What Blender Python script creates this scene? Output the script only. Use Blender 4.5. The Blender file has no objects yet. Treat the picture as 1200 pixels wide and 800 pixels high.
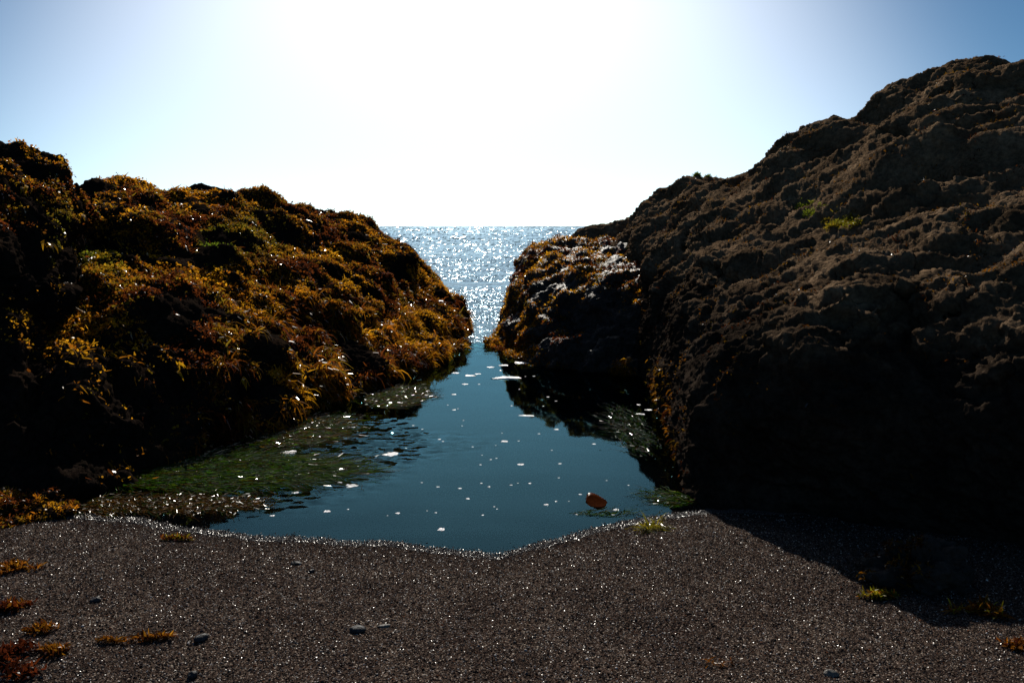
import bpy, math, random
import numpy as np
from mathutils import Vector

S = bpy.context.scene
COL = S.collection
rng = np.random.default_rng(7)
random.seed(7)
R = math.radians

# ------------------------------------------------------------------ camera
F = 933.0                      # focal length in pixels of a 1200 px wide frame
H = 1.5                        # eye height above the water (metres)
TH = math.atan(135.0 / F)      # downward pitch
cd = bpy.data.cameras.new('camera')
cam = bpy.data.objects.new('camera', cd)
COL.objects.link(cam)
cd.sensor_width = 36.0
cd.lens = 36.0 * F / 1200.0
cd.clip_start = 0.05
cd.clip_end = 20000
cam.location = (0, 0, H)
cam.rotation_euler = (math.pi / 2 - TH, 0, 0)
S.camera = cam

# ------------------------------------------------------------------ light
SUN_EL, SUN_AZ = 35.0, -3.5    # degrees; azimuth from +Y, positive to the right
w = bpy.data.worlds.new('World')
S.world = w
w.use_nodes = True
wn = w.node_tree
bg = wn.nodes['Background']
sky = wn.nodes.new('ShaderNodeTexSky')
sky.sky_type = 'NISHITA'
sky.sun_disc = False
sky.sun_elevation = R(SUN_EL)
sky.sun_rotation = R(SUN_AZ)
sky.air_density = 0.6
sky.dust_density = 0.08
sky.ozone_density = 3.0
wb = wn.nodes.new('ShaderNodeMix')
wb.data_type = 'RGBA'
wb.blend_type = 'MULTIPLY'
wb.inputs[0].default_value = 1.0
wb.inputs[7].default_value = (0.70, 0.98, 1.0, 1)
wn.links.new(sky.outputs[0], wb.inputs[6])
# bright marine haze round the sun and low along the horizon below it


def wnode(typ, op=None, a=None, b=None):
    n = wn.nodes.new(typ)
    if op:
        n.operation = op
    for k, v in ((0, a), (1, b)):
        if v is None:
            continue
        if isinstance(v, bpy.types.NodeSocket):
            wn.links.new(v, n.inputs[k])
        else:
            n.inputs[k].default_value = v
    return n


wdir = wn.nodes.new('ShaderNodeTexCoord').outputs['Generated']
sdir = (math.sin(R(SUN_AZ)) * math.cos(R(SUN_EL)), math.cos(R(SUN_AZ)) * math.cos(R(SUN_EL)), math.sin(R(SUN_EL)))
dt = wnode('ShaderNodeVectorMath', 'DOT_PRODUCT', wdir, sdir).outputs['Value']
th = wnode('ShaderNodeMath', 'ARCCOSINE', dt).outputs[0]
q1 = wnode('ShaderNodeMath', 'DIVIDE', th, R(25.5)).outputs[0]
q2 = wnode('ShaderNodeMath', 'POWER', q1, 4.0).outputs[0]
g1 = wnode('ShaderNodeMath', 'EXPONENT', wnode('ShaderNodeMath', 'MULTIPLY', q2, -1.0).outputs[0]).outputs[0]
wz = wn.nodes.new('ShaderNodeSeparateXYZ')
wn.links.new(wdir, wz.inputs[0])
el2 = wnode('ShaderNodeMath', 'POWER', wnode('ShaderNodeMath', 'DIVIDE', wnode('ShaderNodeMath', 'ARCSINE', wz.outputs[2]).outputs[0], R(23.0)).outputs[0], 2.0).outputs[0]
azd = wnode('ShaderNodeMath', 'SUBTRACT', wnode('ShaderNodeMath', 'ARCTAN2', wz.outputs[0], wz.outputs[1]).outputs[0], R(SUN_AZ)).outputs[0]
az2 = wnode('ShaderNodeMath', 'POWER', wnode('ShaderNodeMath', 'DIVIDE', azd, R(30.0)).outputs[0], 2.0).outputs[0]
r4 = wnode('ShaderNodeMath', 'POWER', wnode('ShaderNodeMath', 'ADD', el2, az2).outputs[0], 3.0).outputs[0]
h1 = wnode('ShaderNodeMath', 'EXPONENT', wnode('ShaderNodeMath', 'MULTIPLY', r4, -1.0).outputs[0]).outputs[0]
gsum = wnode('ShaderNodeMath', 'ADD', wnode('ShaderNodeMath', 'MULTIPLY', g1, 9.0).outputs[0], wnode('ShaderNodeMath', 'MULTIPLY', h1, 10.0).outputs[0]).outputs[0]
gv = wnode('ShaderNodeVectorMath', 'SCALE', (1.0, 0.97, 0.93))
wn.links.new(gsum, gv.inputs['Scale'])
ga_ = wnode('ShaderNodeVectorMath', 'ADD', wb.outputs[2], gv.outputs[0])
wn.links.new(ga_.outputs[0], bg.inputs[0])
bg.inputs[1].default_value = 0.053
sl = bpy.data.lights.new('sun', 'SUN')
sl.energy = 5.0
sl.angle = R(0.53)
sl.color = (1.0, 0.93, 0.82)
sun = bpy.data.objects.new('sun', sl)
COL.objects.link(sun)
sd = Vector((math.sin(R(SUN_AZ)) * math.cos(R(SUN_EL)), math.cos(R(SUN_AZ)) * math.cos(R(SUN_EL)), math.sin(R(SUN_EL))))
sun.rotation_euler = (-sd).to_track_quat('-Z', 'Y').to_euler()
S.view_settings.view_transform = 'Standard'
S.view_settings.look = 'None'
S.view_settings.gamma = 1.0
S.view_settings.use_curve_mapping = False
S.view_settings.exposure = 0.35
S.cycles.caustics_reflective = False
S.cycles.caustics_refractive = False
S.cycles.max_bounces = 6
S.cycles.diffuse_bounces = 2
S.cycles.glossy_bounces = 2
S.cycles.transparent_max_bounces = 16

# ------------------------------------------------------------------ numpy noise
_G = np.random.default_rng(3).normal(size=(256, 3))
_G /= np.linalg.norm(_G, axis=1)[:, None]
_PM = np.random.default_rng(5).permutation(256)
_PM = np.concatenate([_PM, _PM, _PM])


def pn(P, seed=0):
    """3D gradient noise, about -0.7..0.7"""
    P = np.asarray(P, float) + seed * 17.31
    i = np.floor(P).astype(int)
    f = P - i
    u = f * f * f * (f * (f * 6 - 15) + 10)
    i &= 255
    out = np.zeros(len(P))
    for dx in (0, 1):
        wx = u[:, 0] if dx else 1 - u[:, 0]
        for dy in (0, 1):
            wy = u[:, 1] if dy else 1 - u[:, 1]
            for dz in (0, 1):
                wz = u[:, 2] if dz else 1 - u[:, 2]
                h = _PM[_PM[_PM[(i[:, 0] + dx) & 255] + ((i[:, 1] + dy) & 255)] + ((i[:, 2] + dz) & 255)]
                g = _G[h]
                d = (f[:, 0] - dx) * g[:, 0] + (f[:, 1] - dy) * g[:, 1] + (f[:, 2] - dz) * g[:, 2]
                out += wx * wy * wz * d
    return out * 1.6


def fbm(P, octv=4, gain=0.5, seed=0):
    a, s, o = 1.0, 1.0, 0.0
    for k in range(octv):
        o = o + a * pn(P * s, seed + k)
        a *= gain
        s *= 2.03
    return o


def bil(P, octv=3, gain=0.5, seed=0):
    """billowy noise: round lumps with creases between"""
    a, s, o = 1.0, 1.0, 0.0
    for k in range(octv):
        o = o + a * (np.abs(pn(P * s, seed + k)) * 2.2 - 0.55)
        a *= gain
        s *= 2.1
    return o


def rdg(P, octv=3, gain=0.5, seed=0):
    return -bil(P, octv, gain, seed)


# ------------------------------------------------------------------ helpers
def ray(px, py):
    a, b = (px - 600) / F, (400 - py) / F
    return np.array([a, math.cos(TH) + b * math.sin(TH), -math.sin(TH) + b * math.cos(TH)])


def at(px, py, Y):
    """the point at distance Y in front of the eye along a sight line"""
    d = ray(px, py)
    return np.array([0, 0, H]) + d * (Y / d[1])


def gnd(px, py, z=0.0):
    d = ray(px, py)
    return np.array([0, 0, H]) + d * ((z - H) / d[2])


def sm(a, b, x):
    t = np.clip((x - a) / (b - a), 0, 1)
    return t * t * (3 - 2 * t)


def mesh(name, V, faces, mat=None, smooth=True):
    """faces: list of int arrays (n,3) or (n,4)"""
    me = bpy.data.meshes.new(name)
    V = np.asarray(V, np.float32)
    if not isinstance(faces, list):
        faces = [faces]
    faces = [np.asarray(f, np.int32) for f in faces if len(f)]
    me.vertices.add(len(V))
    me.vertices.foreach_set('co', V.ravel())
    nl = sum(f.size for f in faces)
    npol = sum(len(f) for f in faces)
    me.loops.add(nl)
    me.loops.foreach_set('vertex_index', np.concatenate([f.ravel() for f in faces]))
    me.polygons.add(npol)
    sizes = np.concatenate([np.full(len(f), f.shape[1], np.int32) for f in faces])
    starts = np.concatenate([[0], np.cumsum(sizes)[:-1]]).astype(np.int32)
    me.polygons.foreach_set('loop_start', starts)
    try:
        me.polygons.foreach_set('loop_total', sizes)
    except Exception:
        pass
    me.polygons.foreach_set('use_smooth', np.full(npol, smooth))
    me.update(calc_edges=True)
    me.validate()
    if mat:
        me.materials.append(mat)
    return me


def obj(name, me, label=None, cat=None, group=None, kind=None, parent=None):
    o = bpy.data.objects.new(name, me)
    COL.objects.link(o)
    if label: o['label'] = label
    if cat: o['category'] = cat
    if group: o['group'] = group
    if kind: o['kind'] = kind
    if parent: o.parent = parent
    return o


def tint(me, cols):
    a = me.color_attributes.new('tint', 'FLOAT_COLOR', 'POINT')
    c = np.ones((len(me.vertices), 4), np.float32)
    c[:, :3] = cols
    a.data.foreach_set('color', c.ravel())


def vattr(me, name, v):
    a = me.attributes.new(name, 'FLOAT_VECTOR', 'POINT')
    a.data.foreach_set('vector', np.asarray(v, np.float32).ravel())


def gridq(nu, nv):
    i = np.arange(nu * nv).reshape(nu, nv)
    return np.stack([i[:-1, :-1], i[1:, :-1], i[1:, 1:], i[:-1, 1:]], -1).reshape(-1, 4)


def gnorm(V):
    """normals of a (nu,nv,3) grid"""
    du = np.gradient(V, axis=0)
    dv = np.gradient(V, axis=1)
    n = np.cross(du, dv)
    return n / (np.linalg.norm(n, axis=-1, keepdims=True) + 1e-9)


def crom(C, ts):
    """Catmull-Rom through C (k, ...) at parameters ts in 0..k-1"""
    k = len(C)
    i = np.clip(np.floor(ts).astype(int), 0, k - 2)
    t = (ts - i).reshape((-1,) + (1,) * (C.ndim - 1))
    p0, p1, p2, p3 = C[np.clip(i - 1, 0, k - 1)], C[i], C[i + 1], C[np.clip(i + 2, 0, k - 1)]
    return 0.5 * (2 * p1 + (p2 - p0) * t + (2 * p0 - 5 * p1 + 4 * p2 - p3) * t * t + (3 * p1 - p0 - 3 * p2 + p3) * t ** 3)


# ------------------------------------------------------------------ materials
def nmat(name):
    m = bpy.data.materials.new(name)
    m.use_nodes = True
    nt = m.node_tree
    nt.nodes.clear()
    out = nt.nodes.new('ShaderNodeOutputMaterial')
    return m, nt, out


def N(nt, typ, ins=None, **kw):
    n = nt.nodes.new(typ)
    for k, v in kw.items():
        setattr(n, k, v)
    for k, v in (ins or {}).items():
        if hasattr(v, 'links') or isinstance(v, bpy.types.NodeSocket):
            nt.links.new(v, n.inputs[k])
        else:
            n.inputs[k].default_value = v
    return n


def ramp(nt, fac, stops):
    n = nt.nodes.new('ShaderNodeValToRGB')
    e = n.color_ramp.elements
    while len(e) < len(stops):
        e.new(0.5)
    for k, (p, c) in enumerate(stops):
        e[k].position = p
        e[k].color = (*c, 1)
    nt.links.new(fac, n.inputs[0])
    return n.outputs[0]


def mix(nt, fac, a, b):
    n = nt.nodes.new('ShaderNodeMix')
    n.data_type = 'RGBA'
    for k, v in ((0, fac), (6, a), (7, b)):
        if isinstance(v, bpy.types.NodeSocket):
            nt.links.new(v, n.inputs[k])
        else:
            n.inputs[k].default_value = v if k == 0 else (*v, 1)
    return n.outputs[2]


def rock_mat(name, c1, c2, c3, rough, spec, bump=0.012, sc=1.0, tide=None):
    m, nt, out = nmat(name)
    co = N(nt, 'ShaderNodeTexCoord').outputs['Object']
    a = N(nt, 'ShaderNodeTexNoise', {'Vector': co, 'Scale': 2.6 * sc, 'Detail': 8.0, 'Roughness': 0.65}).outputs[0]
    b = N(nt, 'ShaderNodeTexNoise', {'Vector': co, 'Scale': 26.0 * sc, 'Detail': 6.0, 'Roughness': 0.7}).outputs[0]
    col = ramp(nt, a, [(0.32, c1), (0.52, c2), (0.72, c3)])
    grain = ramp(nt, b, [(0.3, (0.45, 0.45, 0.45)), (0.7, (1.5, 1.45, 1.4))])
    mul = nt.nodes.new('ShaderNodeMix'); mul.data_type = 'RGBA'; mul.blend_type = 'MULTIPLY'
    mul.inputs[0].default_value = 1.0
    nt.links.new(col, mul.inputs[6]); nt.links.new(grain, mul.inputs[7])
    base = mul.outputs[2]
    if tide:   # shade of the lower face put into the colour, with tidal damp
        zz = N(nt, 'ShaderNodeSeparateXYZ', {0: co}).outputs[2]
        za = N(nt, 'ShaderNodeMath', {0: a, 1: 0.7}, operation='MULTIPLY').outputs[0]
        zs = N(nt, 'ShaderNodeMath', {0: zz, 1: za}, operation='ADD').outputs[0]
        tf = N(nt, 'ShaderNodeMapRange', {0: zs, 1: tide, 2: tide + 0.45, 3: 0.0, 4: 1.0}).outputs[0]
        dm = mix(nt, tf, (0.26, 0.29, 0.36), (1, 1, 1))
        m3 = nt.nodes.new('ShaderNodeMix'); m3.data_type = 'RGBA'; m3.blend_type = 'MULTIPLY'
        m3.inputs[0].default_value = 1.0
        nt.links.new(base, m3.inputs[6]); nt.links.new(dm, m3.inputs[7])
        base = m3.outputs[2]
    fine = N(nt, 'ShaderNodeTexNoise', {'Vector': co, 'Scale': 60.0 * sc, 'Detail': 7.0, 'Roughness': 0.75}).outputs[0]
    bp = N(nt, 'ShaderNodeBump', {'Height': fine, 'Strength': 0.9, 'Distance': bump}).outputs[0]
    vo = N(nt, 'ShaderNodeTexVoronoi', {'Vector': co, 'Scale': 34.0 * sc}).outputs[0]
    bp2 = N(nt, 'ShaderNodeBump', {'Height': vo, 'Strength': 0.5, 'Distance': bump * 1.5, 'Normal': bp}).outputs[0]
    rr = ramp(nt, a, [(0.35, (rough - 0.18,) * 3), (0.65, (rough + 0.1,) * 3)])
    p = N(nt, 'ShaderNodeBsdfPrincipled', {'Base Color': base, 'Roughness': rr, 'Specular IOR Level': spec, 'Normal': bp2})
    nt.links.new(p.outputs[0], out.inputs[0])
    return m


def weed_mat(name, trans=0.55, gloss=0.25, rough=0.28):
    m, nt, out = nmat(name)
    c = N(nt, 'ShaderNodeAttribute', attribute_name='tint').outputs['Color']
    co = N(nt, 'ShaderNodeTexCoord').outputs['Object']
    nz = N(nt, 'ShaderNodeTexNoise', {'Vector': co, 'Scale': 90.0, 'Detail': 3.0}).outputs[0]
    g = ramp(nt, nz, [(0.3, (0.6, 0.55, 0.5)), (0.7, (1.2, 1.2, 1.2))])
    mul = nt.nodes.new('ShaderNodeMix'); mul.data_type = 'RGBA'; mul.blend_type = 'MULTIPLY'
    mul.inputs[0].default_value = 1.0
    nt.links.new(c, mul.inputs[6]); nt.links.new(g, mul.inputs[7])
    d = N(nt, 'ShaderNodeBsdfDiffuse', {'Color': mul.outputs[2]})
    t = N(nt, 'ShaderNodeBsdfTranslucent', {'Color': mul.outputs[2]})
    mx = N(nt, 'ShaderNodeMixShader', {0: trans, 1: d.outputs[0], 2: t.outputs[0]})
    gl = N(nt, 'ShaderNodeBsdfGlossy', {'Color': (1, 1, 1, 1), 'Roughness': rough})
    fr = N(nt, 'ShaderNodeFresnel', {'IOR': 1.38})
    fm = N(nt, 'ShaderNodeMath', {0: fr.outputs[0], 1: gloss}, operation='MULTIPLY')
    m2 = N(nt, 'ShaderNodeMixShader', {0: fm.outputs[0], 1: mx.outputs[0], 2: gl.outputs[0]})
    nt.links.new(m2.outputs[0], out.inputs[0])
    return m


def water_mat(name, deep, refl, rough, clear):
    m, nt, out = nmat(name)
    g = N(nt, 'ShaderNodeNewGeometry')
    at_ = N(nt, 'ShaderNodeAttribute', attribute_name='slope')
    ad = N(nt, 'ShaderNodeVectorMath', {0: g.outputs['Normal'], 1: at_.outputs['Vector']}, operation='ADD')
    nn = N(nt, 'ShaderNodeVectorMath', {0: ad.outputs[0]}, operation='NORMALIZE').outputs[0]
    fr = N(nt, 'ShaderNodeFresnel', {'IOR': 1.333, 'Normal': nn})
    gl = N(nt, 'ShaderNodeBsdfGlossy', {'Color': (*refl, 1), 'Roughness': rough, 'Normal': nn})
    if clear:
        body = N(nt, 'ShaderNodeBsdfTransparent', {'Color': (*deep, 1)})
        va = N(nt, 'ShaderNodeVolumeAbsorption', {'Color': (0.16, 0.62, 0.66, 1), 'Density': 1.3})
        nt.links.new(va.outputs[0], out.inputs['Volume'])
    else:
        body = N(nt, 'ShaderNodeBsdfDiffuse', {'Color': (*deep, 1)})
    mx = N(nt, 'ShaderNodeMixShader', {0: fr.outputs[0], 1: body.outputs[0], 2: gl.outputs[0]})
    nt.links.new(mx.outputs[0], out.inputs[0])
    return m


M_dark = rock_mat('weedy_rock', (0.007, 0.006, 0.005), (0.014, 0.010, 0.008), (0.026, 0.0165, 0.010), 0.75, 0.0)
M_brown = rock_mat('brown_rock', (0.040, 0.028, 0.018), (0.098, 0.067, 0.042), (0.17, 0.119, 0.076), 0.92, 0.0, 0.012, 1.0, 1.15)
M_wet = rock_mat('wet_rock', (0.012, 0.010, 0.010), (0.028, 0.023, 0.02), (0.04, 0.03, 0.024), 0.55, 0.12, 0.012)
M_weed = weed_mat('brown_seaweed', 0.6, 0.06, 0.25)
M_wrack = weed_mat('sea_wrack', 0.6, 0.02, 0.2)
M_grass = weed_mat('eelgrass', 0.6, 0.05, 0.07)
M_pool = water_mat('pool_water', (0.93, 0.97, 0.97), (0.19, 0.45, 0.54), 0.03, True)
M_sea = water_mat('sea_water', (0.010, 0.028, 0.04), (0.32, 0.43, 0.51), 0.145, False)

# ------------------------------------------------------------------ beach and pool bed (one sheet)
WL = [(-700, 640), (-300, 612), (0, 606), (60, 603), (150, 607), (250, 624), (330, 630), (450, 637), (540, 645), (585, 651),
      (620, 641), (680, 625), (740, 610), (785, 605), (830, 598), (950, 600), (1400, 615), (1900, 640)]
WLP = np.array([gnd(*p)[:2] for p in WL])
WLP = WLP[np.argsort(WLP[:, 0])]


def wl(X):
    """waterline distance at X, with small scallops"""
    X = np.asarray(X, float)
    P = np.stack([X * 5, X * 0, X * 0], -1).reshape(-1, 3)
    y = np.interp(X, WLP[:, 0], WLP[:, 1])
    return y + (pn(P * 0.7, 4) * 0.03 + pn(P * 3.1, 5) * 0.003).reshape(X.shape)


def sand_z(X, Y):
    s = wl(X) - Y
    up = 0.10 * (1 - np.exp(-np.clip(s, 0, None) / 0.9)) + 0.012 * np.clip(s, 0, None)
    dn = -0.05 * np.clip(-s, 0, 0.35) - 0.13 * np.clip(-s - 0.35, 0, 1.2) - 0.10 * np.clip(-s - 1.4, 0, 4.0)
    z = np.where(s > 0, up, dn)
    sh = np.shape(X)
    P = np.stack([X, Y, X * 0], -1).reshape(-1, 3)
    z = z + (fbm(P * 1.6, 3, 0.5, 11).reshape(sh)) * 0.018 * sm(0.02, 0.5, np.abs(s)) + fbm(P * 14, 2, 0.5, 12).reshape(sh) * 0.003
    return z


def sandpt(px, py):
    z = 0.03
    for _ in range(6):
        p = gnd(px, py, z)
        z = float(sand_z(np.array([p[0]]), np.array([p[1]]))[0])
    p[2] = z
    return p


m, nt, out = nmat('dark_sand')
co = N(nt, 'ShaderNodeTexCoord').outputs['Object']
v1 = N(nt, 'ShaderNodeTexVoronoi', {'Vector': co, 'Scale': 230.0})
v2 = N(nt, 'ShaderNodeTexVoronoi', {'Vector': co, 'Scale': 420.0})
big = N(nt, 'ShaderNodeTexNoise', {'Vector': co, 'Scale': 3.0, 'Detail': 5.0}).outputs[0]
sep = N(nt, 'ShaderNodeSeparateColor', {0: v1.outputs['Color']})
gc = ramp(nt, sep.outputs[0], [(0.0, (0.011, 0.009, 0.008)), (0.4, (0.033, 0.024, 0.020)), (0.7, (0.068, 0.048, 0.039)), (0.9, (0.095, 0.072, 0.058)), (1.0, (0.3, 0.26, 0.22))])
gb0 = ramp(nt, big, [(0.3, (0.72, 0.68, 0.68)), (0.7, (1.2, 1.18, 1.15))])
wt = N(nt, 'ShaderNodeAttribute', attribute_name='wet').outputs['Fac']
gb = mix(nt, wt, (1, 1, 1), (0.6, 0.58, 0.58))
m0 = nt.nodes.new('ShaderNodeMix'); m0.data_type = 'RGBA'; m0.blend_type = 'MULTIPLY'; m0.inputs[0].default_value = 1
nt.links.new(gb0, m0.inputs[6]); nt.links.new(gb, m0.inputs[7]); gb = m0.outputs[2]
mul = nt.nodes.new('ShaderNodeMix'); mul.data_type = 'RGBA'; mul.blend_type = 'MULTIPLY'; mul.inputs[0].default_value = 1
nt.links.new(gc, mul.inputs[6]); nt.links.new(gb, mul.inputs[7])
b1 = N(nt, 'ShaderNodeBump', {'Height': v1.outputs[0], 'Strength': 1.0, 'Distance': 0.004}, invert=True).outputs[0]
b2 = N(nt, 'ShaderNodeBump', {'Height': v2.outputs[0], 'Strength': 0.7, 'Distance': 0.002, 'Normal': b1}, invert=True).outputs[0]
wet = N(nt, 'ShaderNodeAttribute', attribute_name='wet').outputs['Fac']
rr = N(nt, 'ShaderNodeMapRange', {0: wet, 3: 0.55, 4: 0.22}).outputs[0]
p = N(nt, 'ShaderNodeBsdfPrincipled', {'Base Color': mul.outputs[2], 'Roughness': rr, 'Specular IOR Level': 0.0, 'Normal': b2})
nt.links.new(p.outputs[0], out.inputs[0])
M_sand = m

xs = np.concatenate([np.linspace(-60, -6, 28), np.linspace(-5.9, -3.1, 40), np.linspace(-3.05, 3.05, 360), np.linspace(3.1, 5.9, 40), np.linspace(6, 60, 28)])
ys = np.concatenate([np.linspace(-40, -0.5, 20), np.linspace(0, 1.9, 16), np.linspace(1.95, 5.2, 260), np.linspace(5.25, 13, 90), np.linspace(14, 60, 10)])
GX, GY = np.meshgrid(xs, ys, indexing='ij')
GZ = sand_z(GX, GY)
GV = np.stack([GX, GY, GZ], -1)
me = mesh('beach', GV.reshape(-1, 3), gridq(len(xs), len(ys)), M_sand)
s_ = wl(GX) - GY
a = me.attributes.new('wet', 'FLOAT', 'POINT')
a.data.foreach_set('value', (1 - sm(0.02, 0.35, s_ + 0.03 * pn(np.stack([GX * 6, GY * 6, GX * 0], -1).reshape(-1, 3), 2).reshape(GX.shape))).astype(np.float32).ravel())
beach = obj('beach', me, 'dark coarse sand beach sloping down into the tide pool', None, None, 'structure')

# ------------------------------------------------------------------ gravel: loose grains over the sand
m, nt, out = nmat('grain')
oi = N(nt, 'ShaderNodeObjectInfo').outputs['Random']
gc = ramp(nt, oi, [(0.0, (0.008, 0.006, 0.006)), (0.35, (0.027, 0.019, 0.0165)), (0.6, (0.056, 0.039, 0.031)), (0.75, (0.028, 0.025, 0.028)), (0.86, (0.085, 0.063, 0.044)), (0.92, (0.10, 0.036, 0.017)), (0.96, (0.2, 0.165, 0.14)), (1.0, (0.55, 0.5, 0.46))])
wn_ = N(nt, 'ShaderNodeTexWhiteNoise', {'W': oi}, noise_dimensions='1D').outputs[0]
rg = N(nt, 'ShaderNodeMapRange', {0: wn_, 1: 0.72, 2: 0.85, 3: 0.8, 4: 0.3}).outputs[0]
sg = N(nt, 'ShaderNodeMapRange', {0: wn_, 1: 0.72, 2: 0.85, 3: 0.0, 4: 0.4}).outputs[0]
p = N(nt, 'ShaderNodeBsdfPrincipled', {'Base Color': gc, 'Roughness': rg, 'Specular IOR Level': sg})
nt.links.new(p.outputs[0], out.inputs[0])
M_grain = m
m, nt, out = nmat('wet_grain')
oi = N(nt, 'ShaderNodeObjectInfo').outputs['Random']
gc = ramp(nt, oi, [(0.0, (0.008, 0.007, 0.008)), (0.5, (0.022, 0.018, 0.017)), (0.9, (0.06, 0.045, 0.035)), (1.0, (0.2, 0.18, 0.16))])
p = N(nt, 'ShaderNodeBsdfPrincipled', {'Base Color': gc, 'Roughness': 0.28, 'Specular IOR Level': 0.45})
nt.links.new(p.outputs[0], out.inputs[0])
M_wetgrain = m


def gravel(name, me, density, r0, r1, seed, label, gm=None):
    o = obj(name, me, label, None, None, 'stuff')
    g = bpy.data.node_groups.new(name, 'GeometryNodeTree')
    g.interface.new_socket('Geometry', in_out='INPUT', socket_type='NodeSocketGeometry')
    g.interface.new_socket('Geometry', in_out='OUTPUT', socket_type='NodeSocketGeometry')
    gi, go = g.nodes.new('NodeGroupInput'), g.nodes.new('NodeGroupOutput')
    d = g.nodes.new('GeometryNodeDistributePointsOnFaces')
    d.inputs['Density'].default_value = density
    d.inputs['Seed'].default_value = seed
    ico = g.nodes.new('GeometryNodeMeshIcoSphere')
    ico.inputs['Radius'].default_value = 1.0
    ico.inputs['Subdivisions'].default_value = 1
    sm_ = g.nodes.new('GeometryNodeSetMaterial')
    sm_.inputs['Material'].default_value = gm or M_grain
    ins = g.nodes.new('GeometryNodeInstanceOnPoints')
    rv = g.nodes.new('FunctionNodeRandomValue'); rv.data_type = 'FLOAT_VECTOR'
    rv.inputs[0].default_value = (0, 0, 0); rv.inputs[1].default_value = (6.28, 6.28, 6.28)
    rs = g.nodes.new('FunctionNodeRandomValue'); rs.data_type = 'FLOAT_VECTOR'
    rs.inputs[0].default_value = (r0, r0, r0 * 0.8); rs.inputs[1].default_value = (r1, r1, r1 * 0.75)
    rs.inputs['Seed'].default_value = 3
    L = g.links.new
    L(gi.outputs[0], d.inputs[0]); L(d.outputs[0], ins.inputs['Points'])
    L(ico.outputs[0], sm_.inputs[0]); L(sm_.outputs[0], ins.inputs['Instance'])
    L(rv.outputs[0], ins.inputs['Rotation']); L(rs.outputs[0], ins.inputs['Scale'])
    L(ins.outputs[0], go.inputs[0])
    md = o.modifiers.new('scatter', 'NODES')
    md.node_group = g
    return o


def sand_patch(x0, x1, y0, y1, nx, ny, off, s0=-0.5, s1=99):
    X, Y = np.meshgrid(np.linspace(x0, x1, nx), np.linspace(y0, y1, ny), indexing='ij')
    V = np.stack([X, Y, sand_z(X, Y) + off], -1)
    q = gridq(nx, ny)
    c = V.reshape(-1, 3)[q].mean(1)
    k = (np.abs(c[:, 0]) < c[:, 1] * 0.72 + 0.15) & (c[:, 1] < wl(c[:, 0]) - s0) & (c[:, 1] > wl(c[:, 0]) - s1)
    return mesh('gravel', V.reshape(-1, 3), q[k], M_grain)


gravel('gravel', sand_patch(-3.2, 3.2, 2.2, 4.6, 200, 80, -0.0005), 20000, 0.0015, 0.0048, 1, 'loose coarse grains of dark gravel over the beach')
gravel('gravel', sand_patch(-3.2, 3.2, 2.2, 4.6, 200, 80, 0.0), 500, 0.004, 0.0075, 2, 'scattered larger grains of pale and dark gravel on the beach')

gravel('gravel', sand_patch(-3.2, 3.2, 2.8, 4.6, 300, 300, 0.001, -0.03, 0.065), 26000, 0.0016, 0.0045, 5, 'wet glinting grains along the lip of the waterline', M_wetgrain)

# ------------------------------------------------------------------ water
PY0, PY1 = 2.9, 10.25
px_, py_ = np.linspace(-5.5, 5.5, 420), np.concatenate([np.linspace(PY0, 5.5, 220), np.linspace(5.52, PY1, 260)])
WX, WY = np.meshgrid(px_, py_, indexing='ij')
P = np.stack([WX, WY, WX * 0], -1).reshape(-1, 3)


def proj(P):
    """pixel position, for masks of where things lie"""
    d = P - np.array([0, 0, H])
    yc = d[:, 1] * math.cos(TH) - d[:, 2] * math.sin(TH)
    zc = d[:, 1] * math.sin(TH) + d[:, 2] * math.cos(TH)
    return 600 + F * d[:, 0] / yc, 400 - F * zc / yc


def slopes(P, sc, sx, sy, octv, seed):
    Q = P * np.array([sc * sx, sc * sy, 1])
    return np.stack([fbm(Q, octv, 0.6, seed), fbm(Q, octv, 0.6, seed + 40), np.zeros(len(P))], -1)


def patch(P, cx, cy, rx, ry):
    """1 inside an ellipse on the water, softly 0 outside"""
    d = np.hypot((P[:, 0] - cx) / rx, (P[:, 1] - cy) / ry)
    return 1 - sm(0.55, 1.1, d)


ga, gb_ = gnd(350, 530), gnd(575, 415)
gA, gC = gnd(470, 520), gnd(640, 432)
near_gap = sm(8.3, 10.0, P[:, 1])
weedw = np.clip(patch(P, ga[0], ga[1], 0.95, 1.3) + 0.45 * patch(P, gA[0], gA[1], 0.8, 0.5), 0, 1)
sl_ = slopes(P, 2.2, 0.7, 1.6, 2, 61) * 0.006
sl_ += slopes(P, 5, 0.7, 1.3, 1, 66) * 0.003
sl_ += slopes(P, 14, 0.7, 1.3, 3, 64) * (0.0 + 0.20 * weedw ** 1.5 + 0.15 * near_gap ** 2)[:, None]
WV = P.copy()
q = gridq(len(px_), len(py_))
n0 = len(WV)
i = np.arange(n0).reshape(len(px_), len(py_))
rim = np.concatenate([i[:, 0], i[-1, 1:], i[-2::-1, -1], i[0, -2:0:-1]])
low = WV[rim].copy(); low[:, 2] = -2.0
j = np.arange(len(rim)) + n0
sidef = np.stack([rim, j, np.roll(j, -1), np.roll(rim, -1)], -1)
cen = np.array([[0, 6.5, -2.0]])
botf = np.stack([j, np.full(len(j), n0 + len(j)), np.roll(j, -1)], -1)
me = mesh('pool_water', np.concatenate([WV, low, cen]), [q, sidef, botf], M_pool)
vattr(me, 'slope', np.concatenate([sl_, np.zeros((len(low) + 1, 3))]))
obj('pool_water', me, 'still teal tide pool water between the rocks', None, None, 'structure')

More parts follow.
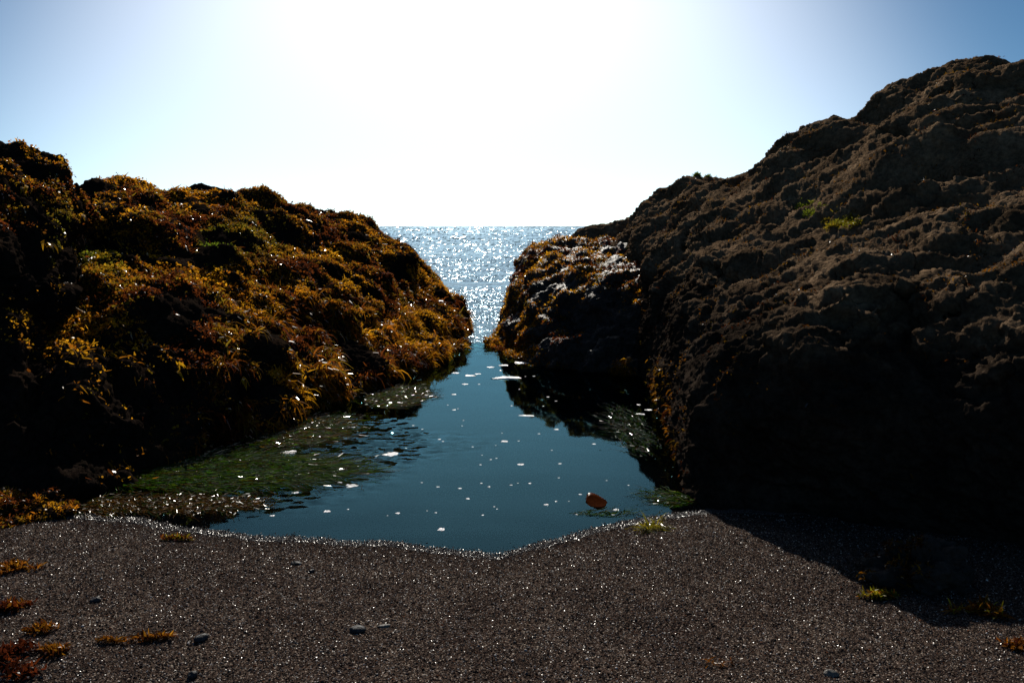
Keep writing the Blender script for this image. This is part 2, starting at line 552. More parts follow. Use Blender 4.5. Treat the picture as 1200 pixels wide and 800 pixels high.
# open sea: rows thin out with distance, each vertex carries the slope of its own small waves
k = np.linspace(1.0 / 10.26, 1.0 / 7000, 330)
sy = 1.0 / k
ang = np.tan(np.linspace(R(-62), R(62), 800))
SX, SY = np.meshgrid(ang, sy, indexing='ij')
SX = SX * SY
P = np.stack([SX, SY, SX * 0], -1).reshape(-1, 3)
amp = sm(10.3, 16, P[:, 1])
z = 0.05 * amp * fbm(P * np.array([0.25, 0.9, 1]), 3, 0.5, 71) + 0.28 * sm(25, 120, P[:, 1]) * fbm(P * np.array([0.03, 0.12, 1]), 2, 0.5, 74)
z += 0.5 * sm(150, 600, P[:, 1]) * pn(P * np.array([0.006, 0.02, 1]), 77)
V = P.copy(); V[:, 2] = z
band = fbm(P * np.array([0.06, 0.35, 1]), 3, 0.5, 81)
sig = 0.20 + 0.17 * np.clip(band, -0.85, 1) + 0.10 * (1 - sm(10.3, 20, P[:, 1]))
wh = rng.normal(size=(len(P), 2))
wv = slopes(P, 1.3, 0.6, 1.4, 4, 84)
slope = np.stack([wh[:, 0] * sig * 0.8, wh[:, 1] * sig, np.zeros(len(P))], -1) + wv * 0.12
me = mesh('sea', V, gridq(len(ang), len(sy)), M_sea)
vattr(me, 'slope', slope)
obj('sea', me, 'open sea glittering with sun glints beyond the gap', None, None, 'structure')


# ------------------------------------------------------------------ rocks
def loft(stations, nu, nv, weights=None):
    """stations: (k, m, 3) control net -> (nu, nv, 3) smooth grid"""
    C = np.array(stations)
    k, mm = C.shape[:2]
    lu = np.linalg.norm(np.diff(C[:, 1:-2].mean(1), axis=0), axis=-1) + 0.05
    lu = np.sqrt(lu)
    cu = np.concatenate([[0], np.cumsum(lu)]); cu = cu / cu[-1]
    tu = np.interp(np.linspace(0, 1, nu), cu, np.arange(k))
    lv = np.array(weights if weights else [1] * (mm - 1), float)
    cv = np.concatenate([[0], np.cumsum(lv)]); cv /= cv[-1]
    tv = np.interp(np.linspace(0, 1, nv), cv, np.arange(mm))
    A = crom(C, tu)
    B = crom(np.swapaxes(A, 0, 1), tv)
    return np.swapaxes(B, 0, 1), tu, tv


def prof(foot, mids, ridge, back=1.6, toe=-0.5):
    """one cross-section: buried toe, foot, mid points, ridge, back slope. mids/ridge are (px,py,Y)"""
    f = gnd(*foot) if len(foot) == 2 else at(*foot)
    t = f.copy(); t[2] = toe; t[1] += 0.05
    r = at(*ridge)
    b1 = r + np.array([0, back * 0.55, -0.25 * max(r[2], 0.3)])
    b2 = r + np.array([0, back * 1.1, 0]); b2[2] = 0.35 * r[2] - 0.1
    b3 = r + np.array([0, back * 1.5, 0]); b3[2] = -0.6
    return [t, f] + [at(*m_) for m_ in mids] + [r, b1, b2, b3]


def displaced(V, layers):
    nu, nv = V.shape[:2]
    for fn in layers:
        n = gnorm(V)
        V = V + n * fn(V.reshape(-1, 3)).reshape(nu, nv)[..., None]
    return V


def rock(name, st, nu, nv, wts, layers, mat, label, cat='rock', group=None):
    V, tu, tv = loft(st, nu, nv, wts)
    # make normals point out (towards the eye / up)
    n = gnorm(V)
    flip = n[..., 2].mean() < 0
    if flip:
        V = V[::-1]
    V = displaced(V, layers)
    q = gridq(nu, nv)
    i = np.arange(nu * nv).reshape(nu, nv)
    P = V.reshape(-1, 3)
    c0, c1 = V[0].mean(0), V[-1].mean(0)
    P2 = np.concatenate([P, [c0], [c1]])
    f0 = np.stack([i[0, :-1], i[0, 1:], np.full(nv - 1, nu * nv)], -1)
    f1 = np.stack([i[-1, 1:], i[-1, :-1], np.full(nv - 1, nu * nv + 1)], -1)
    me = mesh(name, P2, [q, f0, f1], mat)
    o = obj(name, me, label, cat, group)
    return o, V, (tv if not flip else tv)


def warp(P, k, a, seed):
    return P + a * np.stack([pn(P * k, seed), pn(P * k, seed + 1), pn(P * k, seed + 2)], -1)


def weedy_layers(big, med, small, seed, sb=1.0):
    """rounded knobs with hollows between, rough on top"""
    return [lambda P: big * fbm(P * 0.9 * sb, 2, 0.5, seed),
            lambda P: med * bil(warp(P, 1.5, 0.15, seed + 30) * np.array([1.5, 1.5, 2.0]) * sb, 2, 0.4, seed + 5),
            lambda P: 0.5 * med * fbm(P * 4.0 * sb, 3, 0.5, seed + 12),
            lambda P: small * fbm(P * 16 * sb, 3, 0.6, seed + 9)]


def ledge(P, seed, thick, dip, amp):
    """broken bedding ledges: a step that leans out and then drops away"""
    Q = warp(P, 1.2, 0.22, seed)
    Q = warp(Q, 5.0, 0.035, seed + 3)
    t = (Q @ np.array(dip)) / thick
    fr = t - np.floor(t)
    shp = np.where(fr < 0.78, fr / 0.78, (1 - fr) / 0.22)
    m_ = sm(-0.25, 0.3, fbm(P * np.array([0.8, 1.3, 1.6]), 2, 0.5, seed + 7))
    return amp * m_ * (shp - 0.5)


def crack(P, seed):
    v = pn(warp(P, 1.5, 0.25, seed), seed + 4)
    w_ = sm(-0.1, 0.3, pn(P * 0.6, seed + 5))
    return w_ * np.exp(-(v / 0.035) ** 2)


def bare_layers(seed, k=1.0):
    el = np.array([[0.8, 0.0, -0.5], [0.0, 1.9, 0.0], [0.8, 0.0, 2.2]]).T
    hi = lambda P: 0.35 + 0.65 * sm(0.5, 1.1, P[:, 2])
    return [lambda P: 0.11 * k * fbm(P * 0.7, 2, 0.5, seed),
            lambda P: 0.12 * k * hi(P) * fbm(warp(P, 1.0, 0.2, seed + 50) @ el, 2, 0.5, seed + 5),
            lambda P: hi(P) * ledge(P, seed + 60, 0.42, (-0.18, 0.45, 0.85), 0.09 * k),
            lambda P: hi(P) * ledge(P, seed + 70, 0.15, (-0.28, 0.4, 0.85), 0.03 * k),
            lambda P: -0.07 * k * hi(P) * crack(P * np.array([0.8, 1.0, 1.1]), seed + 90) - 0.035 * k * hi(P) * crack(P * 2.3, seed + 95),
            lambda P: 0.016 * k * hi(P) * rdg(warp(P, 1.5, 0.15, seed + 85) @ el * 1.7, 2, 0.5, seed + 25),
            lambda P: 0.020 * k * rdg(warp(P, 3, 0.06, seed + 80) @ el * 4.2, 3, 0.55, seed + 20),
            lambda P: 0.016 * hi(P) * fbm(P @ el * 7, 4, 0.6, seed + 9)]


# --- left outcrop, covered in weed
L_st = [
    prof((-320, 600), [(-320, 420, 5.2)], (-320, 230, 8.3)),
    prof((-120, 592), [(-120, 410, 5.2)], (-120, 222, 8.4)),
    prof((60, 585), [(60, 395, 5.2)], (70, 245, 8.3)),
    prof((120, 568), [(115, 390, 5.35)], (108, 222, 8.5)),
    prof((160, 556), [(150, 385, 5.5)], (140, 212, 8.7)),
    prof((230, 530), [(225, 380, 6.0)], (225, 224, 9.2)),
    prof((310, 503), [(312, 385, 6.6)], (320, 244, 10.0)),
    prof((390, 470), [(395, 375, 7.8)], (412, 262, 11.0)),
    prof((440, 452), [(445, 380, 8.4)], (450, 277, 11.4)),
    prof((488, 436), [(490, 390, 9.2)], (498, 324, 11.6)),
    prof((518, 421), [(520, 392, 9.7)], (528, 354, 11.2)),
    prof((534, 411), [(535, 402, 10.0)], (538, 388, 10.5), 0.6),
    prof((545, 407), [(546, 406, 10.0)], (547, 405, 10.2), 0.3),
]
LW = [0.25, 1.3, 1.5, 0.4, 0.3, 0.3]
left, LV, Ltv = rock('rock_outcrop', L_st, 760, 380, LW, weedy_layers(0.10, 0.10, 0.016, 100), M_dark,
                     'long sloping outcrop left of the pool, thickly grown with orange brown seaweed', 'rock')

# --- near left boulder
N_st = [
    prof((-420, 650), [(-420, 450, 4.6), (-420, 300, 5.0)], (-420, 190, 6.0), 1.2),
    prof((-200, 615), [(-200, 420, 4.7), (-200, 280, 5.0)], (-200, 150, 6.2), 1.2),
    prof((-60, 602), [(-60, 400, 4.8), (-60, 270, 5.1)], (-60, 158, 6.2), 1.2),
    prof((10, 598), [(10, 400, 4.85), (8, 280, 5.2)], (5, 182, 6.2), 1.2),
    prof((50, 592), [(45, 400, 5.0), (42, 290, 5.4)], (45, 194, 6.3), 1.1),
    prof((72, 588), [(72, 420, 5.2), (76, 310, 5.6)], (74, 208, 6.4), 1.0),
    prof((85, 582), [(88, 430, 5.5), (92, 330, 5.9)], (90, 236, 6.6), 0.7),
    prof((90, 578), [(92, 470, 5.8), (95, 400, 6.2)], (95, 330, 6.8), 0.4),
]
near, NV_, _ = rock('boulder', N_st, 330, 330, [0.25, 1.3, 1, 1, 0.4, 0.3, 0.3], weedy_layers(0.06, 0.09, 0.016, 140, 1.2), M_dark,
                    'tall dark boulder at the left edge with seaweed on its top', 'rock')

# --- rear left ridge
B_st = [
    prof((120, 300, 11.5), [(120, 260, 11.7)], (120, 235, 12)),
    prof((200, 300, 11.5), [(200, 255, 11.7)], (215, 225, 12)),
    prof((240, 300, 11.7), [(245, 250, 12)], (248, 217, 12.3)),
    prof((300, 300, 11.9), [(300, 260, 12.2)], (295, 229, 12.6)),
    prof((350, 310, 12.1), [(350, 275, 12.4)], (345, 244, 12.8)),
    prof((400, 315, 12.3), [(400, 280, 12.6)], (395, 250, 13)),
    prof((425, 320, 12.4), [(425, 285, 12.7)], (424, 253, 13.1)),
    prof((440, 325, 12.5), [(440, 300, 12.8)], (440, 270, 13.2)),
    prof((470, 345, 12.6), [(470, 330, 12.9)], (482, 296, 13.3)),
    prof((505, 350, 12.8), [(505, 345, 13)], (512, 330, 13.3)),
    prof((520, 372, 12.9), [(520, 370, 13)], (525, 372, 13.3), 0.6),
]
rear, BV, _ = rock('rock_ridge', B_st, 420, 120, [0.3, 1, 1, 0.4, 0.3, 0.3], weedy_layers(0.06, 0.06, 0.015, 170), M_dark,
                   'low dark ridge showing behind the crest of the weedy left outcrop', 'rock')

# --- right outcrop
R_st = [
    prof((690, 420, 9.6), [(690, 380, 10.2), (690, 330, 11)], (690, 300, 12)),
    prof((733, 436, 8.6), [(735, 370, 9.0), (738, 310, 9.8)], (735, 275, 11.3)),
    prof((762, 455, 7.5), [(758, 375, 7.8), (760, 305, 8.6)], (758, 246, 11.2)),
    prof((780, 490, 6.2), [(784, 395, 6.7), (790, 310, 7.9)], (790, 220, 11)),
    prof((782, 550, 4.9), [(797, 420, 5.6), (830, 310, 7.0)], (820, 203, 10.7)),
    prof((806, 590), [(842, 415, 4.75), (870, 300, 6.8)], (885, 188, 10.1)),
    prof((880, 598), [(905, 395, 4.36), (910, 290, 6.6)], (922, 166, 9.8)),
    prof((945, 606), [(958, 388, 4.06), (950, 280, 6.4)], (950, 147, 9.5)),
    prof((1010, 618), [(1015, 395, 4.04), (1005, 260, 6.2)], (1000, 131, 9.2)),
    prof((1060, 627), [(1065, 412, 4.02), (1045, 240, 6.2)], (1042, 106, 9.0)),
    prof((1120, 640), [(1125, 405, 3.86), (1110, 230, 6.0)], (1110, 83, 8.6)),
    prof((1200, 655), [(1205, 390, 3.62), (1200, 225, 5.7)], (1200, 68, 8.2)),
    prof((1330, 690), [(1330, 395, 3.4), (1330, 210, 5.2)], (1330, 45, 7.8)),
    prof((1600, 800, 2.8), [(1600, 420, 3.4), (1600, 230, 4.8)], (1600, 60, 7.0)),
]
RW = [0.25, 1.1, 1.1, 1.1, 0.35, 0.3, 0.3]
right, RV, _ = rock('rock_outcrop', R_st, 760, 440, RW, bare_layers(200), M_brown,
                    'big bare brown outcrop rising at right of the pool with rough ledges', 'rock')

# --- weedy boulder right of the gap
W_st = [
    prof((572, 408), [(572, 407, 10.0), (573, 407, 10.1)], (574, 407, 10.2), 0.3),
    prof((580, 410), [(580, 404, 9.95), (580, 399, 10.2)], (581, 395, 10.4), 0.4),
    prof((590, 413), [(588, 403, 9.8), (590, 385, 10.3)], (591, 372, 10.8), 0.8),
    prof((604, 421), [(603, 405, 9.4), (602, 370, 10.0)], (600, 322, 11.0), 1.0),
    prof((622, 428), [(620, 400, 9.1), (620, 345, 9.8)], (618, 302, 11.3), 1.0),
    prof((645, 430), [(645, 385, 8.95), (645, 335, 9.5)], (642, 286, 11.5), 1.0),
    prof((690, 434), [(690, 380, 8.7), (690, 330, 9.2)], (690, 280, 11.3), 1.0),
    prof((735, 440), [(735, 370, 8.5), (735, 325, 9.0)], (735, 288, 11.0), 1.0),
    prof((775, 455, 7.9), [(775, 390, 8.3), (775, 340, 8.8)], (775, 300, 10.6), 1.0),
    prof((810, 470, 7.8), [(810, 420, 8.3), (810, 380, 8.8)], (810, 340, 10.4), 1.0),
]
boul, WV_, _ = rock('boulder', W_st, 340, 240, [0.25, 1, 1, 1.2, 0.35, 0.3, 0.3], weedy_layers(0.06, 0.09, 0.014, 240, 1.3), M_wet,
                    'rounded wet boulder right of the gap with rusty seaweed on its crown', 'rock')

# --- rear right ridge
Q_st = [
    prof((640, 330, 12.4), [(640, 310, 12.6)], (645, 296, 12.9)),
    prof((660, 330, 12.4), [(660, 300, 12.6)], (664, 281, 12.9)),
    prof((676, 330, 12.3), [(676, 290, 12.5)], (676, 269, 12.9)),
    prof((705, 330, 12.2), [(705, 285, 12.4)], (702, 263, 12.8)),
    prof((740, 330, 12.0), [(740, 280, 12.3)], (738, 257, 12.6)),
    prof((760, 330, 11.9), [(760, 270, 12.2)], (765, 240, 12.5)),
    prof((800, 330, 11.6), [(800, 270, 12)], (800, 235, 12.3)),
    prof((850, 330, 11.6), [(850, 280, 12)], (850, 250, 12.3)),
]
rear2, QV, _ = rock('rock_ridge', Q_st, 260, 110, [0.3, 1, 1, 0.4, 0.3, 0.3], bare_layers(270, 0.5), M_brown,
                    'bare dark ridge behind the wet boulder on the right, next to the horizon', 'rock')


# --- small stones as displaced spheres
def blob(nu, nv, rad, seed, amp, freq=1.0):
    u = np.linspace(0, 2 * np.pi, nu, endpoint=False)
    v = np.linspace(0, np.pi, nv)[1:-1]
    U, Vv = np.meshgrid(u, v, indexing='ij')
    D = np.stack([np.cos(U) * np.sin(Vv), np.sin(U) * np.sin(Vv), np.cos(Vv)], -1).reshape(-1, 3)
    D = np.concatenate([D, [[0, 0, 1], [0, 0, -1]]])
    r = 1 + amp * fbm(D * freq, 4, 0.55, seed)
    P = D * r[:, None] * np.array(rad)
    m_ = len(v)
    i = np.arange(nu * m_).reshape(nu, m_)
    j = np.roll(i, -1, axis=0)
    q = np.stack([i[:, :-1], i[:, 1:], j[:, 1:], j[:, :-1]], -1).reshape(-1, 4)
    top, bot = nu * m_, nu * m_ + 1
    t1 = np.stack([i[:, 0], j[:, 0], np.full(nu, top)], -1)
    t2 = np.stack([j[:, -1], i[:, -1], np.full(nu, bot)], -1)
    return P, [q, t1, t2]


def stone(name, px, py, rad, seed, mat, label, cat, amp=0.35, freq=1.2, res=(48, 28), sink=0.4, group=None, rot=0.0):
    V, f = blob(res[0], res[1], rad, seed, amp, freq)
    o = obj(name, mesh(name, V, f, mat), label, cat, group)
    c = sandpt(px, py)
    o.location = (c[0], c[1], c[2] + rad[2] * (1 - 2 * sink))
    o.rotation_euler = (0, 0, rot)
    return o


slab = stone('rock', 1080, 684, (0.17, 0.11, 0.15), 301, M_wet, 'small wet rock with draped weed on the sand at right', 'rock', 0.5, 1.4, (160, 90), 0.42)
mound = stone('rock', 5, 606, (0.28, 0.2, 0.09), 305, M_dark, 'low rock at the left edge of the sand, hidden under orange seaweed', 'rock', 0.4, 1.4, (90, 50), 0.4)


# ------------------------------------------------------------------ seaweed
PAL = 1.1 * np.array([(0.40, 0.16, 0.008), (0.32, 0.105, 0.008), (0.20, 0.056, 0.008), (0.10, 0.026, 0.007), (0.52, 0.26, 0.012), (0.17, 0.12, 0.010)])
PALP = np.array([0.28, 0.27, 0.20, 0.10, 0.10, 0.05])


def fronds(P0, Nrm, length, width, cols, droop=0.5, spread=0.9, seg=2, flow=None):
    """blades: base P0 (n,3), direction about Nrm; returns verts, faces, colours"""
    n = len(P0)
    d = Nrm + rng.normal(size=(n, 3)) * spread
    if flow is not None:
        d = d + flow
    d /= np.linalg.norm(d, axis=1)[:, None] + 1e-9
    s = np.cross(d, rng.normal(size=(n, 3)))
    s /= np.linalg.norm(s, axis=1)[:, None] + 1e-9
    V = []
    p = P0 - Nrm * 0.008
    step = (length / seg)[:, None]
    wdt = width[:, None]
    prof_ = [0.55, 1.0, 0.8, 0.6][:seg] if seg < 4 else np.concatenate([[0.5], np.linspace(1, 0.5, seg - 1)])
    for k in range(seg):
        V += [p - s * wdt * prof_[k] * 0.5, p + s * wdt * prof_[k] * 0.5]
        p = p + d * step
        d = d + np.array([0, 0, -droop]) * (0.6 + 0.8 * rng.random((n, 1))) + rng.normal(size=(n, 3)) * 0.18
        d /= np.linalg.norm(d, axis=1)[:, None]
    V.append(p)
    m_ = 2 * seg + 1
    V = np.stack(V, 1).reshape(-1, 3)
    b = (np.arange(n) * m_)[:, None]
    quads = [b + np.array([2 * k, 2 * k + 1, 2 * k + 3, 2 * k + 2]) for k in range(seg - 1)]
    tris = b + np.array([2 * seg - 2, 2 * seg - 1, 2 * seg])
    C = np.repeat(cols, m_, axis=0)
    return V, [np.concatenate(quads) if quads else np.zeros((0, 4), int), tris], C


def sample(V, wfn, n):
    """n random points on a (nu,nv,3) grid, weight = area * wfn(P,N)"""
    nu, nv = V.shape[:2]
    q = gridq(nu, nv)
    P = V.reshape(-1, 3)
    a, b, c, d = (P[q[:, k]] for k in range(4))
    nr = np.cross(c - a, d - b)
    ar = np.linalg.norm(nr, axis=1)
    nr /= ar[:, None] + 1e-12
    cen = (a + b + c + d) / 4
    wgt = ar * wfn(cen, nr)
    cs = np.cumsum(wgt)
    k = np.searchsorted(cs, rng.random(n) * cs[-1])
    u, v = rng.random((n, 1)), rng.random((n, 1))
    pts = a[k] * (1 - u) * (1 - v) + b[k] * u * (1 - v) + c[k] * u * v + d[k] * (1 - u) * v
    return pts, nr[k]


def pal_cols(P, n_per, greenish=None, bright=1.0):
    """one hue per tuft, drifting with place"""
    n = len(P)
    t = np.clip(0.42 + 0.9 * fbm(P * 1.7, 3, 0.6, 400) + rng.normal(size=n) * 0.2, 0, 0.999)
    order = np.argsort(PAL.sum(1))
    c = PAL[order]
    f = t * (len(c) - 1)
    i = f.astype(int)
    col = c[i] * (1 - (f - i))[:, None] + c[np.minimum(i + 1, len(c) - 1)] * (f - i)[:, None]
    if greenish is not None:
        g = greenish[:, None]
        col = col * (1 - g) + np.array([0.11, 0.17, 0.012]) * g
    col = col * (0.7 + 0.6 * rng.random((n, 1))) * bright
    return np.repeat(col, n_per, axis=0)


def tufts(name, parent, V, wfn, n, per, ln, wd, droop=0.5, spread=0.8, seg=2, green=None, mat=None, bright=1.0, label=None):
    P, Nn = sample(V, wfn, n)
    g = green(P) if green else None
    cols = pal_cols(P, per, g, bright)
    size = np.repeat(0.55 + 0.9 * rng.random(n) ** 1.5, per)
    P = np.repeat(P, per, axis=0) + rng.normal(size=(n * per, 3)) * 0.012
    Nn = np.repeat(Nn, per, axis=0)
    VV, ff, C = fronds(P, Nn, ln * size * (0.7 + 0.6 * rng.random(n * per)), wd * size, cols, droop, spread, seg)
    me = mesh(name, VV, ff, mat or M_weed, smooth=False)
    tint(me, C)
    return obj(name, me, label, None, None, 'stuff', parent)


def left_w(P, n):
    px, py = proj(P)
    face = -(P - np.array([0, 0, H]))
    face = (face * n).sum(1) / np.linalg.norm(face, axis=1)
    patchy = sm(-0.45, 0.1, fbm(P * 1.9, 3, 0.6, 410))
    bare = 1 - 0.8 * sm(0.35, 0.6, fbm(P * 0.9, 2, 0.5, 415))
    up = 0.35 + 0.65 * sm(0.0, 0.7, n[:, 2])
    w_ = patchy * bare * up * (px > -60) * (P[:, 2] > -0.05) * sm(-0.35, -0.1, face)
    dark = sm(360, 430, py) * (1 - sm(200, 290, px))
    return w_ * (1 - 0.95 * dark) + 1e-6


def gpatch(cx, cy, rx, ry, a=1.0):
    def fn(P):
        px, py = proj(P)
        return a * (1 - sm(0.4, 1.1, np.hypot((px - cx) / rx, (py - cy) / ry)))
    return fn


GL = [gpatch(252, 290, 26, 30), gpatch(95, 280, 22, 45, 0.7), gpatch(300, 275, 60, 40, 0.35), gpatch(130, 300, 30, 30, .5)]
tufts('seaweed', left, LV, left_w, 52000, 6, 0.021, 0.016, 0.25, 1.7, green=lambda P: np.clip(sum(g(P) for g in GL), 0, 0.95))
# longer strands hanging on the lower slope
def left_low(P, n):
    px, py = proj(P)
    return left_w(P, n) * sm(330, 400, py) * sm(200, 300, px) + 1e-7
tufts('hanging_seaweed', left, LV, left_low, 1300, 6, 0.15, 0.012, droop=0.75, spread=0.55, seg=4)


def drape(name, parent, V, wfn, n, ln, wd, bright=1.0):
    P, Nn = sample(V, wfn, n)
    dn = np.array([0.25, -0.3, -1.0]) - (Nn @ np.array([0.25, -0.3, -1.0]))[:, None] * Nn
    VV, ff, C = fronds(P + Nn * 0.015, Nn * 0.35 + dn * 0.8, ln * (0.5 + rng.random(n)), wd * (0.6 + 0.8 * rng.random(n)), pal_cols(P, 1, None, bright), 0.12, 0.35, 4)
    me = mesh(name, VV, ff, M_weed); tint(me, C)
    return obj(name, me, None, None, None, 'stuff', parent)


drape('draped_seaweed', left, LV, lambda P, n: left_w(P, n) * (0.25 + sm(300, 420, proj(P)[1])), 7000, 0.065, 0.012, 0.75)


def near_w(P, n):
    px, py = proj(P)
    return sm(-0.2, 0.25, fbm(P * 2.2, 3, 0.6, 430)) * (0.1 + sm(0.0, 0.6, n[:, 2])) * (px > -80) * (py < 420) * (1 - 0.75 * sm(255, 330, py)) + 1e-6
tufts('seaweed', near, NV_, near_w, 6000, 7, 0.018, 0.012, 0.25, 1.7, green=lambda P: gpatch(70, 285, 25, 60, 0.5)(P))


def rear_w(P, n):
    px, py = proj(P)
    return sm(-0.1, 0.3, fbm(P * 2.2, 3, 0.6, 440)) * (py < 330) * sm(300, 460, px) + 1e-5
tufts('seaweed', rear, BV, rear_w, 2500, 6, 0.035, 0.014, 0.25, 1.3, bright=0.6)


def boul_w(P, n):
    px, py = proj(P)
    top = sm(0.25, 0.75, n[:, 2]) * (1 - sm(345, 375, py))
    foot = sm(360, 395, py) * (1 - sm(655, 690, px))
    left_ = 0.5 * (1 - sm(610, 640, px))
    return (top + foot + left_) * sm(-0.5, 0.05, fbm(P * 2.3, 3, 0.6, 450)) * (px < 775) * (P[:, 2] > -0.05) + 1e-6
tufts('seaweed', boul, WV_, boul_w, 12000, 7, 0.022, 0.015, 0.25, 1.7, green=lambda P: gpatch(742, 288, 14, 16, 0.8)(P), bright=0.9)


def moss_w(cx, cy, rx, ry):
    g = gpatch(cx, cy, rx, ry)
    return lambda P, n: g(P) * sm(-0.2, 0.2, fbm(P * 6, 2, 0.6, 460)) * sm(0.1, 0.5, n[:, 2]) + 1e-9
tufts('moss', right, RV, moss_w(985, 258, 26, 12), 1400, 6, 0.022, 0.006, 0.2, 0.9, green=lambda P: np.full(len(P), 0.6), label='yellow green moss on a ledge')
tufts('moss', right, RV, moss_w(950, 245, 22, 9), 500, 6, 0.02, 0.006, 0.2, 0.9, green=lambda P: np.full(len(P), 0.85), label='small green moss patch in a hollow')
tufts('moss', right, RV, moss_w(825, 202, 16, 6), 500, 6, 0.03, 0.006, 0.2, 0.9, green=lambda P: np.full(len(P), 0.9), label='green moss on the skyline')
def dry_w(P, n):
    return sm(0.15, 0.7, n[:, 2]) * sm(0.0, 0.4, fbm(P * 2.4, 3, 0.6, 470)) + 1e-6
tufts('dry_algae', right, RV, dry_w, 9000, 5, 0.018, 0.006, 0.3, 0.9, bright=0.3)

# column of weed hanging along the right pool wall
def col_w(P, n):
    px, py = proj(P)
    d = np.abs(px - (772 + 14 * sm(430, 560, py)))
    return (1 - sm(5, 17, d)) * sm(410, 440, py) * (1 - sm(585, 600, py)) + 1e-9
tufts('hanging_seaweed', right, RV, col_w, 260, 6, 0.05, 0.008, 0.7, 0.8, 3, bright=0.45)
def col_w2(P, n):
    px, py = proj(P)
    return (1 - sm(0.5, 1, np.hypot((px - 728) / 22, (py - 437) / 18))) + 1e-9
tufts('hanging_seaweed', boul, WV_, col_w2, 110, 6, 0.07, 0.009, 0.6, 0.8, 3, bright=0.8)


def slab_grid(o):
    return np.array([v.co for v in o.data.vertices]) + np.array(o.location)


def cover(name, parent, n, per, ln, wd, wfn, droop=0.5, seg=3, bright=1.0, green=None):
    """tufts rooted on a displaced stone (coordinates local to the stone)"""
    me0 = parent.data
    P = np.array([v.co for v in me0.vertices]); Nn = np.array([v.normal for v in me0.vertices])
    wgt = wfn(P, Nn); wgt = wgt / wgt.sum()
    k = rng.choice(len(P), n, p=wgt)
    cols = pal_cols(P[k] * 3, per, green, bright)
    P1 = np.repeat(P[k], per, axis=0) + rng.normal(size=(n * per, 3)) * 0.008
    N1 = np.repeat(Nn[k], per, axis=0)
    VV, ff, C = fronds(P1, N1, ln * (0.6 + 0.8 * rng.random(n * per)), np.full(n * per, wd), cols, droop, 0.7, seg)
    me = mesh(name, VV, ff, M_weed, smooth=False); tint(me, C)
    return obj(name, me, None, None, None, 'stuff', parent)


cover('seaweed', mound, 900, 6, 0.028, 0.008, lambda P, n: sm(0.0, 0.5, n[:, 2]) + 1e-6)
cover('seaweed', slab, 170, 6, 0.024, 0.006, lambda P, n: sm(0.02, -0.10, P[:, 0]) * sm(0.0, 0.5, n[:, 2]) + 1e-6, bright=0.4)


# ------------------------------------------------------------------ weed floating on the pool
def floating(name, cx_px, cy_px, rx, ry, n, ln, wd, cols, ang, label, cat, z0=0.002, jit=0.35, seg=6):
    c = gnd(cx_px, cy_px)
    t = rng.random(n) * 2 * np.pi
    r = np.sqrt(rng.random(n))
    P = np.stack([c[0] + rx * r * np.cos(t), c[1] + ry * r * np.sin(t), np.full(n, 0.0)], -1)
    a_ = ang + 0.5 * pn(P * 2.2, 500) + rng.normal(size=n) * jit
    V = []
    L = ln * (0.5 + rng.random(n))
    for k in range(seg + 1):
        wv_ = wd * (1 - 0.7 * k / seg) * (0.7 + 0.6 * rng.random(n))
        d = np.stack([np.cos(a_), np.sin(a_), np.zeros(n)], -1)
        s = np.stack([-np.sin(a_), np.cos(a_), rng.normal(size=n) * 0.5], -1)
        zz = np.maximum(z0, sand_z(P[:, 0], P[:, 1]) + 0.006) + 0.004 * rng.normal(size=n)
        Q = P.copy(); Q[:, 2] = zz
        V += [Q - s * wv_[:, None] / 2, Q + s * wv_[:, None] / 2]
        P = P + d * (L / seg)[:, None]
        a_ = a_ + rng.normal(size=n) * 0.22
    m_ = 2 * (seg + 1)
    V = np.stack(V, 1).reshape(-1, 3)
    b = (np.arange(n) * m_)[:, None]
    q = np.concatenate([b + np.array([2 * k, 2 * k + 1, 2 * k + 3, 2 * k + 2]) for k in range(seg)])
    i = rng.integers(0, len(cols), n)
    C = np.array(cols)[i] * (0.6 + 0.8 * rng.random((n, 1)))
    me = mesh(name, V - c, q, M_wrack if name == 'sea_wrack' else M_grass, smooth=False)
    tint(me, np.repeat(C, m_, axis=0))
    o = obj(name, me, label, cat, None, 'stuff')
    o.location = c
    return o


GRN = [(0.045, 0.115, 0.006), (0.022, 0.065, 0.004), (0.08, 0.12, 0.007), (0.06, 0.035, 0.005)]
BRN = [(0.10, 0.045, 0.008), (0.06, 0.028, 0.006), (0.14, 0.07, 0.01), (0.03, 0.05, 0.008)]
floating('eelgrass', 240, 553, 0.70, 0.32, 3400, 0.40, 0.005, GRN, 0.15, 'green eelgrass mat floating at the foot of the left outcrop', 'eelgrass')
floating('eelgrass', 338, 506, 0.33, 0.42, 1700, 0.26, 0.005, GRN + BRN, 0.5, 'brown green sea wrack glinting along the left pool edge', 'eelgrass')
floating('eelgrass', 458, 466, 0.24, 0.42, 1400, 0.22, 0.005, GRN + BRN, 0.7, 'small green eelgrass patch farther up the left pool edge', 'eelgrass')
floating('sea_wrack', 170, 592, 0.62, 0.13, 1300, 0.13, 0.007, BRN, 0.1, 'brown wrack washed along the rim of the sand at left', 'seaweed', 0.004, 0.7)
floating('eelgrass', 742, 505, 0.16, 0.75, 420, 0.22, 0.005, [(0.03, 0.07, 0.005), (0.02, 0.05, 0.004), (0.05, 0.03, 0.006)], 1.9, 'dark green eelgrass lining the shaded right edge of the pool', 'eelgrass', 0.001)
floating('eelgrass', 790, 585, 0.12, 0.12, 160, 0.16, 0.004, GRN, 2.9, 'dark eelgrass tuft trailing from the right pool wall', 'eelgrass')
floating('eelgrass', 700, 602, 0.17, 0.025, 40, 0.16, 0.004, GRN, 0.15, 'thin dark eelgrass strands beside the floating orange blade', 'eelgrass')

